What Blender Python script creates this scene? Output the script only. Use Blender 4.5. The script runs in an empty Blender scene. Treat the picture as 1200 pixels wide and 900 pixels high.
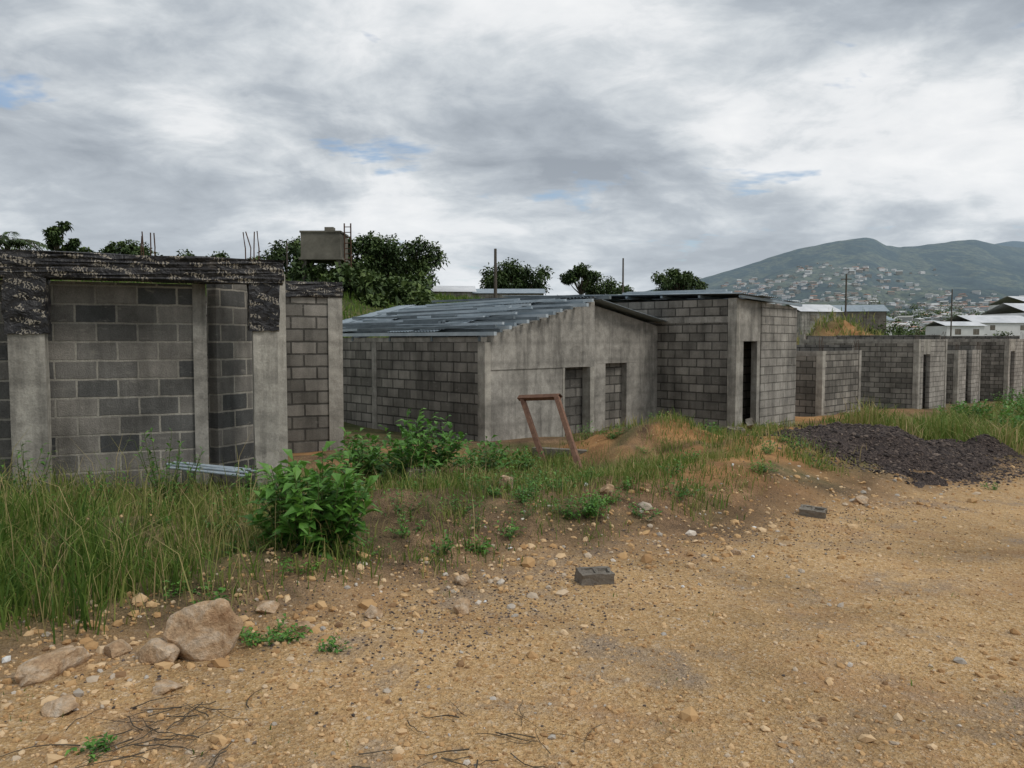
import bpy, bmesh, math, random
import numpy as np
from mathutils import Vector, Matrix
random.seed(7); rng=np.random.default_rng(11)
scene=bpy.context.scene
scene.view_settings.view_transform='Standard'
try: scene.view_settings.look='None'
except Exception: pass
scene.view_settings.exposure=0
R2=math.sqrt(.5)
# ------------------------------------------------------------ noise
TAB=np.random.default_rng(5).random((256,256))
def vn(x,y,sd=0):
    x=np.asarray(x,float)+sd*17.3; y=np.asarray(y,float)+sd*31.7
    xi=np.floor(x).astype(int); yi=np.floor(y).astype(int)
    fx=x-xi; fy=y-yi; fx=fx*fx*(3-2*fx); fy=fy*fy*(3-2*fy)
    a=TAB[xi%256,yi%256]; b=TAB[(xi+1)%256,yi%256]; c=TAB[xi%256,(yi+1)%256]; d=TAB[(xi+1)%256,(yi+1)%256]
    return (a*(1-fx)+b*fx)*(1-fy)+(c*(1-fx)+d*fx)*fy
def fbm(x,y,o=4,sd=0):
    t=0;a=.5;f=1.;s=0
    for i in range(o):
        t=t+a*vn(np.asarray(x)*f,np.asarray(y)*f,sd+i); s+=a; a*=.5; f*=2.03
    return t/s
def sst(x,a,b):
    t=np.clip((np.asarray(x,float)-a)/(b-a),0,1); return t*t*(3-2*t)
def qs(x,y): return (np.asarray(x)+y)*R2,(np.asarray(y)-x)*R2
def xy(q,s): return (q-s)*R2,(q+s)*R2
def edge(q): return np.interp(q,[-30,0,1,1.9,2.9,5.1,8.9,11.8,15,60],[4.1,4.2,4.4,4.3,4.0,4.1,3.6,3.2,3.0,3.0])
def edgen(q): return edge(q)+(fbm(np.asarray(q)*.9,np.asarray(q)*0+3.3,3,4)-.5)*1.1
MOUNDS=[(2.5,13.1,1.4,1.0,.46),(3.7,12.0,1.2,.9,.36),(1.4,13.2,.9,.7,.12),(-.3,9.6,1.6,1.1,.12),(1.2,9.0,1.2,.8,.04),(4.8,14.8,1.6,1.0,.36),(-1.8,7.2,1.3,.9,.12),(.3,7.6,1.4,.7,.12),(7.5,16.2,2.0,.9,.2),(2.9,10.2,1.3,.7,.2),(18,42,9,2.8,3.7)]
def TH(x,y):
    x=np.asarray(x,float); y=np.asarray(y,float)
    q,s=qs(x,y)
    z=-.033*np.clip(q,-30,48)
    A=5.7-2.2*sst(q,48,85)
    z=z+A*sst(s,14,42)
    z=z+.9*(fbm(x*.06,y*.06,3,9)-.5)*sst(s,16,25)
    E=edge(q)
    ve=sst(s-E,0,.8)*(1-sst(s,9.5,12))
    z=z+ve*(.08+.38*(fbm(x*.9,y*.9,4,2)-.42))
    z=z+.12*np.exp(-((s-E-1.4)/.9)**2)*sst(q,1.5,4)*(1-sst(q,11,14))
    z=z-.14*np.exp(-((q-9.)/2.2)**2-((s-8.6)/1.6)**2)
    z=z+.05*(fbm(x*.8,y*.8,3,6)-.5)*(1-ve)
    for s0 in (1.9,.3): z=z-.035*np.exp(-((s-s0-.35*np.sin(q*.35))/.22)**2)*sst(q,2,6)*(1-sst(q,25,40))
    z=z-.05*sst(-s,6,9)*2
    for mx,my,a,b,h in MOUNDS:
        dq,ds=qs(x-mx,y-my)
        r=(dq/a)**2+(ds/b)**2
        z=z+h*np.exp(-r*1.3)*(.6+.8*fbm(x*1.9,y*1.9,4,3))
    return z
def th(x,y): return float(TH(x,y))
# ------------------------------------------------------------ mesh helpers
def link(o): scene.collection.objects.link(o); return o
def fast(name,V,F,mat,rnd=None,smooth=False,attrs=None):
    V=np.asarray(V,np.float32).reshape(-1,3); F=np.asarray(F,np.int32)
    k=F.shape[1]; me=bpy.data.meshes.new(name)
    me.vertices.add(len(V)); me.vertices.foreach_set('co',V.ravel())
    me.loops.add(F.size); me.loops.foreach_set('vertex_index',F.ravel())
    me.polygons.add(len(F)); me.polygons.foreach_set('loop_start',np.arange(0,F.size,k,dtype=np.int32))
    try: me.polygons.foreach_set('loop_total',np.full(len(F),k,np.int32))
    except Exception: pass
    me.update(calc_edges=True)
    me.polygons.foreach_set('use_smooth',np.full(len(F),smooth))
    A=dict(attrs or {})
    if rnd is not None: A['rnd']=rnd
    for n,a in A.items():
        at=me.attributes.new(n,'FLOAT','POINT'); at.data.foreach_set('value',np.asarray(a,np.float32).ravel())
    me.materials.append(mat)
    return link(bpy.data.objects.new(name,me))
def group(name,loc):
    e=bpy.data.objects.new(name,None); e.location=loc; e.empty_display_size=.5; return link(e)
def put(o,p):
    if p is not None:
        o.parent=p; o.matrix_parent_inverse=Matrix.Translation(-Vector(p.location))
    return o
def wall(name,p0,p1,z0,za,zb,t,mat,par=None,uoff=0.,jit=0.,cuts=0,zb0=None):
    p0=Vector(p0).to_2d(); p1=Vector(p1).to_2d(); d=(p1-p0); L=d.length; d.normalize(); n=Vector((-d.y,d.x))*t/2
    zc=z0 if zb0 is None else zb0
    bm=bmesh.new(); c=[]
    for p,zl,zt in ((p0,z0,za),(p1,zc,zb)):
        for sg in (-1,1):
            for z in (zl,zt):
                q=p+n*sg; c.append(bm.verts.new((q.x,q.y,z)))
    for f in ((0,1,3,2),(4,6,7,5),(0,4,5,1),(2,3,7,6),(1,5,7,3),(0,2,6,4)): bm.faces.new([c[i] for i in f])
    if cuts: 
        bmesh.ops.subdivide_edges(bm,edges=bm.edges[:],cuts=cuts,use_grid_fill=True)
        for v in bm.verts: v.co+=Vector((random.uniform(-1,1),random.uniform(-1,1),random.uniform(-1,1)))*jit
    bmesh.ops.recalc_face_normals(bm,faces=bm.faces[:])
    uv=bm.loops.layers.uv.new('UVMap')
    for f in bm.faces:
        nn=f.normal
        for l in f.loops:
            co=l.vert.co; a=(Vector((co.x,co.y))-p0)
            if abs(nn.z)>.8: l[uv].uv=(a.dot(d)+uoff,a.dot(Vector((-d.y,d.x))))
            elif abs(nn.x*d.x+nn.y*d.y)>.7: l[uv].uv=(a.dot(Vector((-d.y,d.x)))+uoff,co.z)
            else: l[uv].uv=(a.dot(d)+uoff,co.z)
    me=bpy.data.meshes.new(name); bm.to_mesh(me); bm.free(); me.materials.append(mat)
    return put(link(bpy.data.objects.new(name,me)),par)
def tubes(name,paths,mat,par=None,k=5,rnd=None):
    V=[];F=[];o=0
    for pts,rad in paths:
        pts=[Vector(p) for p in pts]; m=len(pts)
        for i,p in enumerate(pts):
            d=(pts[min(i+1,m-1)]-pts[max(i-1,0)]).normalized()
            a=d.cross(Vector((0,0,1))); 
            if a.length<.05: a=Vector((1,0,0))
            a.normalize(); b=d.cross(a)
            r=rad[i] if hasattr(rad,'__len__') else rad
            for j in range(k):
                an=2*math.pi*j/k; q=p+a*r*math.cos(an)+b*r*math.sin(an); V.append(q[:])
        for i in range(m-1):
            for j in range(k):
                F.append((o+i*k+j,o+i*k+(j+1)%k,o+(i+1)*k+(j+1)%k,o+(i+1)*k+j))
        o+=m*k
    ob=fast(name,V,F,mat,smooth=(k>4))
    return put(ob,par)
# ------------------------------------------------------------ materials
class MB:
    def __init__(s,name,rough=.9,spec=.2):
        s.m=bpy.data.materials.new(name); s.m.use_nodes=True; s.N=s.m.node_tree.nodes; s.L=s.m.node_tree.links
        s.b=s.N['Principled BSDF']; s.b.inputs['Roughness'].default_value=rough
        s.b.inputs['Specular IOR Level'].default_value=spec
    def n(s,t,**k):
        x=s.N.new(t)
        for a,b in k.items(): setattr(x,a,b)
        return x
    def l(s,a,b): s.L.new(a,b)
    def pos(s): return s.n('ShaderNodeNewGeometry').outputs['Position']
    def uv(s): return s.n('ShaderNodeTexCoord').outputs['UV']
    def scale(s,v,sc):
        m=s.n('ShaderNodeMapping'); m.inputs['Scale'].default_value=sc; s.l(v,m.inputs['Vector']); return m.outputs[0]
    def attr(s,nm): return s.n('ShaderNodeAttribute',attribute_name=nm).outputs['Fac']
    def noise(s,v,sc,det=5,rough=.6,dist=0):
        x=s.n('ShaderNodeTexNoise'); x.inputs['Scale'].default_value=sc; x.inputs['Detail'].default_value=det
        x.inputs['Roughness'].default_value=rough; x.inputs['Distortion'].default_value=dist; s.l(v,x.inputs['Vector']); return x.outputs['Fac']
    def vor(s,v,sc):
        x=s.n('ShaderNodeTexVoronoi'); x.inputs['Scale'].default_value=sc; s.l(v,x.inputs['Vector']); return x.outputs
    def ramp(s,f,st):
        x=s.n('ShaderNodeValToRGB'); e=x.color_ramp.elements
        while len(e)<len(st): e.new(.5)
        for i,(p,c) in enumerate(st):
            e[i].position=p; c=(c,c,c) if not hasattr(c,'__len__') else c; e[i].color=(*c,1)
        s.l(f,x.inputs[0]); return x.outputs[0]
    def mix(s,a,b,f,mode='MIX'):
        x=s.n('ShaderNodeMix',data_type='RGBA',blend_type=mode)
        for i,v in ((0,f),(6,a),(7,b)):
            if hasattr(v,'links'): s.l(v,x.inputs[i])
            elif i==0: x.inputs[0].default_value=v
            else: x.inputs[i].default_value=(*v,1)
        return x.outputs[2]
    def math(s,op,a,b=0.,c=None):
        x=s.n('ShaderNodeMath',operation=op)
        for i,v in enumerate((a,b) if c is None else (a,b,c)):
            if isinstance(v,(int,float)): x.inputs[i].default_value=v
            else: s.l(v,x.inputs[i])
        return x.outputs[0]
    def col(s,c): s.l(c,s.b.inputs['Base Color'])
    def bump(s,h,st=.5,d=.02,prev=None):
        x=s.n('ShaderNodeBump'); x.inputs['Strength'].default_value=st; x.inputs['Distance'].default_value=d; s.l(h,x.inputs['Height'])
        if prev is not None: s.l(prev,x.inputs['Normal'])
        s.l(x.outputs[0],s.b.inputs['Normal']); return x.outputs[0]
def m_block(name,c1,c2,mo,seed=0.,ms=.011,smear=.8,s0=.53):
    M=MB(name); v=M.uv(); p=M.pos()
    wob=M.n('ShaderNodeVectorMath',operation='ADD'); 
    nz=M.n('ShaderNodeTexNoise'); nz.inputs['Scale'].default_value=9; nz.inputs['Detail'].default_value=1; M.l(p,nz.inputs['Vector'])
    sc=M.n('ShaderNodeVectorMath',operation='SCALE'); sc.inputs['Scale'].default_value=.014; M.l(nz.outputs['Color'],sc.inputs[0])
    M.l(v,wob.inputs[0]); M.l(sc.outputs[0],wob.inputs[1])
    b=M.n('ShaderNodeTexBrick'); b.inputs['Scale'].default_value=1; b.inputs['Brick Width'].default_value=.4; b.inputs['Row Height'].default_value=.2
    b.inputs['Mortar Size'].default_value=ms; b.inputs['Mortar Smooth'].default_value=.25; b.inputs['Bias'].default_value=0
    b.inputs['Color1'].default_value=(*c1,1); b.inputs['Color2'].default_value=(*c2,1); b.inputs['Mortar'].default_value=(*mo,1)
    M.l(wob.outputs[0],b.inputs['Vector'])
    st=M.ramp(M.noise(p,1.1+seed,4,.7),[(.3,.55),(.5,.98),(.7,1.38)])
    c=M.mix(b.outputs['Color'],st,.9,'MULTIPLY')
    fn=M.noise(p,75,2,.8)
    c=M.mix(c,M.ramp(fn,[(.3,.74),(.7,1.24)]),.8,'MULTIPLY')
    sm=M.ramp(M.noise(M.scale(p,(4,4,13)),1.0,4,.75),[(s0,0.),(s0+.15,smear)])
    c=M.mix(c,(.36,.335,.29),sm)
    sk=M.ramp(M.noise(M.scale(p,(3.2,3.2,.35)),1.3,3,.6),[(.35,.55),(.55,1.)])
    c=M.mix(c,sk,.7,'MULTIPLY')
    M.col(c)
    h=M.math('ADD',M.math('MULTIPLY',b.outputs['Fac'],-1.2),M.math('MULTIPLY',fn,.6))
    M.bump(h,.9,.018)
    return M.m
blk=m_block('concrete_block',(.15,.14,.122),(.31,.287,.25),(.085,.08,.07),0,.016,.55,.6)
blk_d=m_block('dark_concrete_block',(.085,.088,.088),(.29,.268,.235),(.38,.355,.305),.4,.013,.7,.58)
blk_p=m_block('smeared_concrete_block',(.29,.27,.24),(.39,.365,.325),(.17,.16,.14),.2,.014)
blk_i=m_block('shade_darkened_block',(.11,.103,.092),(.22,.205,.182),(.075,.07,.062),.3,.015,.5,.6)  # darker copy of the plain block, interior shade put into its colours
def m_plaster(name,a,b):
    M=MB(name); p=M.pos()
    c=M.ramp(M.noise(p,1.3,5,.7,.4),[(.3,a),(.5,[(x+y)/2 for x,y in zip(a,b)]),(.7,b)])
    sk=M.ramp(M.noise(M.scale(p,(4.,4.,.4)),1.2,4,.65),[(.32,.48),(.5,1.),(.75,1.12)])
    c=M.mix(c,sk,.8,'MULTIPLY')
    # faint horizontal float marks / courses showing through
    sp=M.n('ShaderNodeSeparateXYZ'); M.l(p,sp.inputs[0])
    pp=M.math('PINGPONG',M.math('ADD',sp.outputs[2],M.math('MULTIPLY',M.noise(p,3,2),.05)),.2)
    c=M.mix(c,M.ramp(pp,[(0.,.72),(.07,1.)]),.6,'MULTIPLY')
    fn=M.noise(p,50,3,.8)
    c=M.mix(c,M.ramp(fn,[(.3,.76),(.7,1.2)]),.8,'MULTIPLY')
    md=M.noise(p,7,3,.6)
    c=M.mix(c,M.ramp(md,[(.35,.8),(.65,1.14)]),.8,'MULTIPLY')
    M.col(c); M.bump(M.math('ADD',fn,M.math('MULTIPLY',md,3.)),.5,.01); return M.m
pla=m_plaster('cement_render',(.2,.188,.165),(.42,.395,.35))
pil=m_plaster('cast_concrete',(.25,.235,.205),(.48,.45,.39))
pdk=m_plaster('dark_cement_render',(.14,.12,.1),(.26,.235,.195))
M=MB('printed_black_plastic',.45,.4); v=M.uv(); p=M.pos()
sp=M.n('ShaderNodeSeparateXYZ'); M.l(v,sp.inputs[0])
w=M.n('ShaderNodeTexWave',wave_type='BANDS',bands_direction='X'); w.inputs['Scale'].default_value=8; w.inputs['Distortion'].default_value=9; w.inputs['Detail'].default_value=2.5; w.inputs['Detail Scale'].default_value=4
M.l(v,w.inputs['Vector'])
row=M.math('PINGPONG',M.math('ADD',sp.outputs[1],M.math('MULTIPLY',sp.outputs[0],.35)),.06)
rm=M.math('GREATER_THAN',row,.025)
wd=M.math('GREATER_THAN',M.noise(M.scale(v,(5.,9.,1)),1.,1,.3),.5)
lt=M.math('GREATER_THAN',w.outputs['Fac'],.66)
f=M.math('MULTIPLY',M.math('MULTIPLY',rm,wd),lt)
base=M.ramp(M.noise(p,6,4,.7),[(.35,(.008,.008,.01)),(.62,(.028,.026,.026)),(.75,(.08,.07,.06))])
M.col(M.mix(base,(.34,.3,.24),M.math('MULTIPLY',f,.85))); M.bump(M.noise(p,9,4,.6,.6),.9,.05); plast=M.m
def m_simple(name,a,b,sc=6,rough=.8,spec=.25,metal=0.,bs=.3):
    M=MB(name,rough,spec); p=M.pos(); M.b.inputs['Metallic'].default_value=metal
    M.col(M.ramp(M.noise(p,sc,5,.7),[(.3,a),(.7,b)])); M.bump(M.noise(p,sc*6,3,.7),bs,.01); return M.m
zinc=m_simple('galvanised_sheet',(.17,.22,.26),(.32,.375,.41),2.2,.5,.5,.15)
zincl=m_simple('galvanised_channel',(.3,.36,.4),(.5,.55,.58),2.2,.5,.5,.1)
steel=m_simple('steel_purlin',(.08,.1,.115),(.2,.235,.255),2,.5,.5,.3)
rust=m_simple('rusty_rebar',(.05,.03,.02),(.12,.06,.035),20)
redwood=m_simple('weathered_brown_wood',(.12,.06,.04),(.25,.14,.09),9)
greywood=m_simple('grey_wood',(.06,.05,.04),(.14,.12,.1),12)
bark=m_simple('bark',(.04,.03,.02),(.11,.09,.065),8)
stemg=m_simple('green_stem',(.05,.09,.025),(.12,.13,.05),8)
white=m_simple('white_paint',(.6,.6,.58),(.78,.78,.76),.4)
tankm=m_simple('stained_tank_concrete',(.075,.07,.055),(.2,.185,.15),.9)
def m_rock():
    M=MB('tan_rock'); p=M.pos(); c=M.ramp(M.noise(p,7,6,.7,.5),[(.3,(.28,.165,.09)),(.48,(.5,.345,.21)),(.7,(.62,.53,.42))])
    c=M.mix(c,M.ramp(M.noise(p,30,3,.7),[(.3,.62),(.7,1.18)]),.85,'MULTIPLY'); M.col(c); M.bump(M.noise(p,22,5,.7),.9,.03); return M.m
tanrock=m_rock()
pvc=m_simple('pvc_pipe',(.25,.3,.34),(.4,.46,.5),5,.4)
def m_rnd(name,st,rough=.7,spec=.25,trans=0.):
    M=MB(name,rough,spec); c=M.ramp(M.attr('rnd'),st)
    M.col(c)
    if trans:
        out=M.N['Material Output']; t=M.n('ShaderNodeBsdfTranslucent'); M.l(c,t.inputs['Color'])
        mx=M.n('ShaderNodeMixShader'); mx.inputs[0].default_value=trans
        M.l(M.b.outputs[0],mx.inputs[1]); M.l(t.outputs[0],mx.inputs[2]); M.l(mx.outputs[0],out.inputs['Surface'])
    return M.m
stone_m=m_rnd('gravel_stone',[(0.,(.2,.12,.065)),(.25,(.39,.23,.105)),(.55,(.53,.34,.165)),(.8,(.63,.46,.28)),(.93,(.36,.33,.29)),(1.,(.7,.62,.52))],.9,.2)
dark_m=m_rnd('dark_gravel_stone',[(0.,(.03,.025,.024)),(.6,(.08,.063,.056)),(1.,(.2,.155,.125))],.9)
grass_m=m_rnd('grass_blade',[(0.,(.05,.105,.018)),(.45,(.135,.215,.04)),(.75,(.26,.28,.08)),(1.,(.46,.36,.18))],.6,.2,.3)
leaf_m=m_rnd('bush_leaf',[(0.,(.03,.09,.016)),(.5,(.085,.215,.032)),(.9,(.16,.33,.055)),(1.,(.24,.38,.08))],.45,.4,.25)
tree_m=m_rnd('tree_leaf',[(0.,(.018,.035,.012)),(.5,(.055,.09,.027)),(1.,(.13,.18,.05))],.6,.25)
town_m=m_rnd('town_paint',[(0.,(.58,.59,.58)),(.45,(.4,.44,.46)),(.55,(.36,.21,.16)),(.75,(.34,.34,.32)),(1.,(.64,.64,.64))],.8)
M=MB('black_gravel'); p=M.pos(); vv=M.vor(p,50); M.col(M.ramp(vv['Color'],[(.1,(.026,.02,.018)),(.6,(.065,.05,.045)),(1.,(.14,.105,.085))])); M.bump(vv['Distance'],.9,.02); blackg=M.m
# ground material
M=MB('gravel_soil_ground',.95,.15); p=M.pos()
va=M.vor(p,42); vb=M.vor(p,120)
sx=M.n('ShaderNodeSeparateColor'); M.l(va['Color'],sx.inputs[0]); sy=M.n('ShaderNodeSeparateColor'); M.l(vb['Color'],sy.inputs[0])
pr=[(0.,(.21,.12,.06)),(.3,(.4,.245,.11)),(.65,(.55,.36,.17)),(.9,(.65,.475,.28)),(1.,(.69,.6,.48))]
rc=M.mix(M.ramp(sx.outputs[0],pr),M.ramp(sy.outputs[0],pr),.55)
rc=M.mix(rc,(.51,.325,.15),.3)
patch=M.noise(p,.5,5,.68,.5)
rc=M.mix(rc,M.ramp(patch,[(.32,.48),(.48,.9),(.7,1.2)]),.85,'MULTIPLY')
rc=M.mix(rc,(.34,.19,.1),M.ramp(M.noise(p,.8,4,.7,.3),[(.52,0.),(.66,.5)]))
gpn=M.noise(p,1.3,4,.7)
gp=M.ramp(gpn,[(.51,0.),(.66,.7)])
rc=M.mix(rc,M.ramp(sy.outputs[1],[(0.,(.12,.095,.075)),(1.,(.4,.32,.25))]),gp)
vs=M.ramp(M.noise(p,2.2,5,.7),[(.3,(.08,.055,.036)),(.5,(.18,.118,.07)),(.68,(.33,.21,.12))])
vs=M.mix(vs,M.ramp(sy.outputs[2],[(0.,.5),(1.,1.4)]),.85,'MULTIPLY')
og=M.ramp(gpn,[(.3,(.26,.13,.055)),(.55,(.46,.25,.105)),(.75,(.56,.35,.18))])
og=M.mix(og,M.ramp(sx.outputs[2],[(0.,.7),(1.,1.2)]),.6,'MULTIPLY')
gs=M.ramp(M.noise(p,1.1,5,.7),[(.3,(.035,.05,.016)),(.5,(.085,.095,.035)),(.7,(.19,.16,.075))])
c=M.mix(vs,rc,M.attr('road')); c=M.mix(c,og,M.attr('orange')); c=M.mix(c,gs,M.attr('green')); M.col(c)
hh=M.math('ADD',M.math('MULTIPLY',va['Distance'],1.2),M.math('MULTIPLY',vb['Distance'],.6)); M.bump(hh,.8,.014); ground_m=M.m
# hills
M=MB('hazy_hill',1.,.05); p=M.pos()
ps=M.scale(p,(1,.5,1))
c=M.ramp(M.noise(ps,.007,6,.7,.6),[(.38,(.022,.032,.026)),(.48,(.045,.06,.04)),(.56,(.12,.125,.065)),(.63,(.06,.07,.042)),(.72,(.22,.175,.115))])
c=M.mix(c,M.ramp(M.noise(ps,.06,3,.75),[(.38,.4),(.62,1.45)]),.85,'MULTIPLY')
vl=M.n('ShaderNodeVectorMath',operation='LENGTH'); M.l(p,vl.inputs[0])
hf=M.ramp(M.math('MULTIPLY',vl.outputs['Value'],1/5000.),[(0.,.03),(.55,.5),(.9,.8)])  # aerial haze painted in: base colour fades to grey-blue with distance
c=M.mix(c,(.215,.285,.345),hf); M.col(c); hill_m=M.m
# ------------------------------------------------------------ ground
def axis(a,b,n,sc=3.):
    t=np.linspace(math.asinh(a/sc),math.asinh(b/sc),n); return sc*np.sinh(t)
ax=axis(-6000,6000,640); ay=axis(-300,6500,560)
X,Y=np.meshgrid(ax,ay); nx,ny=len(ax),len(ay)
Z=TH(X,Y); Q,S=qs(X,Y)
dist=np.hypot(X,Y)
Z=Z*(1-sst(dist,250,900))+ (-3.)*sst(dist,250,900)
E=edgen(Q)
road=(1-sst(S-E,-.45,.45))*sst(S+7.5,-.8,.8)
orange=np.zeros_like(X)
for mx,my,a,b,h in MOUNDS[:3]+MOUNDS[5:6]+MOUNDS[8:10]+[(8,24,5,2,0),(19,41,6,1.2,0),(24,47,4,1.4,0),(33,41,9,3,0),(-2.2,12.2,1.2,.9,0)]:
    dq,ds=qs(X-mx,Y-my); orange=np.maximum(orange,np.exp(-((dq/a)**2+(ds/b)**2)*.5))
orange=np.clip(orange*1.4,0,1)*sst(fbm(X*1.3,Y*1.3,4,8),.25,.5)
gz=np.maximum(sst(S,12,15), sst(-S,8,11))
leftg=sst(S,4.4,5.4)*(1-sst(Q,2.5,4.5)); rightg=sst(S-E,.2,1.2)*sst(Q,15,18)*(1-sst(S,7,8.5))
green=np.maximum.reduce([gz,leftg*.7,rightg*.9,sst(fbm(X*1.1,Y*1.1,4,12),.40,.6)*.8*sst(S-E,.1,1.)])
green=green*(1-.95*np.clip(orange*1.2,0,1))
idx=np.arange(nx*ny).reshape(ny,nx)
F=np.stack([idx[:-1,:-1],idx[:-1,1:],idx[1:,1:],idx[1:,:-1]],-1).reshape(-1,4)
fast('ground',np.stack([X,Y,Z],-1),F,ground_m,smooth=True,attrs={'road':road,'orange':orange,'green':green})
# ------------------------------------------------------------ hills
SIL=([-1200,-300,300,700,780,820,870,930,960,985,1010,1022,1035,1050,1100,1140,1170,1230,1320,1500,2100],[350,358,362,352,339,329,311,293,287,284,281,283,291,293,287,284,290,297,288,300,330])
def hillz(t,Yd,sil=SIL,Y0=260,Y1=2800,nz=1.):
    u=600+924*t; tr=(400-np.interp(u,*sil))/924
    f=np.clip((Yd-Y0)/(Y1-Y0),0,None); g=np.where(f<1,f**.75*(1-.3*np.sin(f*math.pi)),1-(f-1)*1.2)
    x=t*Yd
    nn=(.5-np.abs(fbm(x*.0028+.4,Yd*.0016,5,21)-.5)*3.2)
    return -4+ (tr*Yd+5)*g + nz*Yd*.026*nn*np.clip(f*1.5,0,1)*np.where(f<1,(1-f**3*.75),.25)
def hillmesh(name,Ya,Yb,n1,n2,fn,mat):
    t=np.linspace(-1.4,1.6,n1); yy=np.geomspace(Ya,Yb,n2)
    T,YY=np.meshgrid(t,yy); Zh=fn(T,YY)
    id2=np.arange(n1*n2).reshape(n2,n1)
    F=np.stack([id2[:-1,:-1],id2[:-1,1:],id2[1:,1:],id2[1:,:-1]],-1).reshape(-1,4)
    return fast(name,np.stack([T*YY,YY,Zh],-1),F,mat,smooth=True)
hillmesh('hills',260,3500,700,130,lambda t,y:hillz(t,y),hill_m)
SIL2=([-1200,900,1100,1150,1180,1215,1260,1400,2100],[372,345,296,284,279,281,272,279,300])
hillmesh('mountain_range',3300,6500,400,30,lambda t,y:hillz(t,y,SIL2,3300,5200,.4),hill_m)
# ------------------------------------------------------------ distant town
def boxes(name,items,mat,par=None):
    V=[];F=[];Rn=[];o=0
    for (x,y,z,w,d,h,a,r1,r2) in items:
        ca,sa=math.cos(a),math.sin(a)
        def P(i,j,k): return (x+ca*i-sa*j,y+sa*i+ca*j,k)
        V+=[P(-w,-d,z-3),P(w,-d,z-3),P(w,d,z-3),P(-w,d,z-3),P(-w,-d,z+h),P(w,-d,z+h),P(w,d,z+h),P(-w,d,z+h)]
        F+=[tuple(o+i for i in f) for f in ((0,1,5,4),(1,2,6,5),(2,3,7,6),(3,0,4,7))]; Rn+=[r1]*8; o+=8
        e=1.08; hh=h*.3
        V+=[P(-w*e,-d*e,z+h),P(w*e,-d*e,z+h),P(w*e,d*e,z+h),P(-w*e,d*e,z+h),P(-w*e,0,z+h+hh),P(w*e,0,z+h+hh)]
        F+=[(o,o+1,o+5,o+4),(o+2,o+3,o+4,o+5),(o+3,o,o+4,o+4),(o+1,o+2,o+5,o+5)]; Rn+=[r2]*6; o+=6
    F2=[]; 
    for f in F:
        F2.append((f[0],f[1],f[2])); 
        if f[2]!=f[3]: F2.append((f[0],f[2],f[3]))
    return put(fast(name,V,F2,mat,rnd=Rn),par)
it=[]
for cx,vw,ya,yb,n in ((1000,110,1500,2400,170),(900,80,1600,2400,150),(1130,120,600,1700,280),(1180,150,350,900,110),(1020,80,450,1100,90),(960,50,500,1200,50)):
    for i in range(n):
        u=random.gauss(cx,vw*.5); Yd=random.uniform(ya,yb); t=(u-600)/924
        s=random.uniform(2.2,5.2)*(1+Yd/3500)
        it.append((t*Yd,Yd,float(hillz(np.float64(t),np.float64(Yd))),s,s*random.uniform(.5,1),s*random.uniform(.5,.9),random.uniform(0,3),random.choice([0,.2,.75,1,.75]),random.choice([0,.1,.55,.6,.4,.5,.75])))
boxes('distant_town',it,town_m)
# ------------------------------------------------------------ grass, stones
BL=[];BR=[]
def grassy(n,posf,bpc,hmin,hmax,c0,c1,w=.006,spread=.09):
    x,y=posf(n); hc=rng.uniform(hmin,hmax,n); cc=rng.uniform(c0,c1,n)
    x=np.repeat(x,bpc); y=np.repeat(y,bpc); h=np.repeat(hc,bpc)*rng.uniform(.4,1.15,n*bpc); cc=np.repeat(cc,bpc)+rng.normal(0,.14,n*bpc)
    m=len(x); x=x+rng.normal(0,spread,m); y=y+rng.normal(0,spread,m); z=TH(x,y)-.02
    a=rng.uniform(0,2*np.pi,m); ln=rng.uniform(.1,.8,m)*h; dx,dy=np.cos(a)*ln,np.sin(a)*ln
    b=rng.uniform(0,2*np.pi,m); ww=w*rng.uniform(.5,1.4,m); wx,wy=np.cos(b)*ww,np.sin(b)*ww
    V=np.zeros((m,5,3))
    V[:,0]=np.stack([x-wx,y-wy,z],-1); V[:,1]=np.stack([x+wx,y+wy,z],-1)
    V[:,2]=np.stack([x-wx*.8+dx*.3,y-wy*.8+dy*.3,z+h*.6],-1); V[:,3]=np.stack([x+wx*.8+dx*.3,y+wy*.8+dy*.3,z+h*.6],-1)
    V[:,4]=np.stack([x+dx,y+dy,z+h*(1-.25*ln/h)],-1)
    BL.append(V); BR.append(np.repeat(np.clip(cc,0,1),5))
def zone(q0,q1,s0,s1,keep=None):
    def f(n):
        X=[];Yy=[];c=0
        while c<n:
            q=rng.uniform(q0,q1,n*2); s=rng.uniform(s0,s1,n*2); x,y=xy(q,s)
            k=(s>edgen(q)+.15)
            if keep is not None: k&=(fbm(x*1.2,y*1.2,3,30)>keep)
            X.append(x[k]);Yy.append(y[k]);c+=k.sum()
        return np.concatenate(X)[:n],np.concatenate(Yy)[:n]
    return f
grassy(680,zone(-4.5,3.2,4.3,9.3,.36),22,.1,.4,.2,.85,.005)
grassy(260,zone(-3,2.0,4.3,7.2,.36),22,.28,.6,.15,.55,.005)
grassy(320,zone(-3,3.4,4.6,9),7,.4,.8,.75,1.,.003,.12)
grassy(240,zone(-3,3.2,4.3,7.5),10,.06,.16,.6,1.,.004)
grassy(680,zone(2.0,9.5,4.3,9,.40),18,.06,.26,.2,.9,.0045,.1)
grassy(330,zone(1.8,8.5,4.1,6.8),14,.04,.2,.15,.95,.0045,.1)
grassy(90,zone(2.0,9.5,4.6,8),8,.25,.5,.6,1.,.003,.1)
grassy(420,zone(7,15,4.1,9.3,.44),20,.08,.28,.3,.95,.006,.12)
grassy(680,zone(16.,32,3.3,6.8,.30),26,.25,.68,.35,.95,.011,.16)
grassy(90,zone(12,24,7.6,8.8),18,.1,.3,.2,.8,.01,.15)
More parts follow.
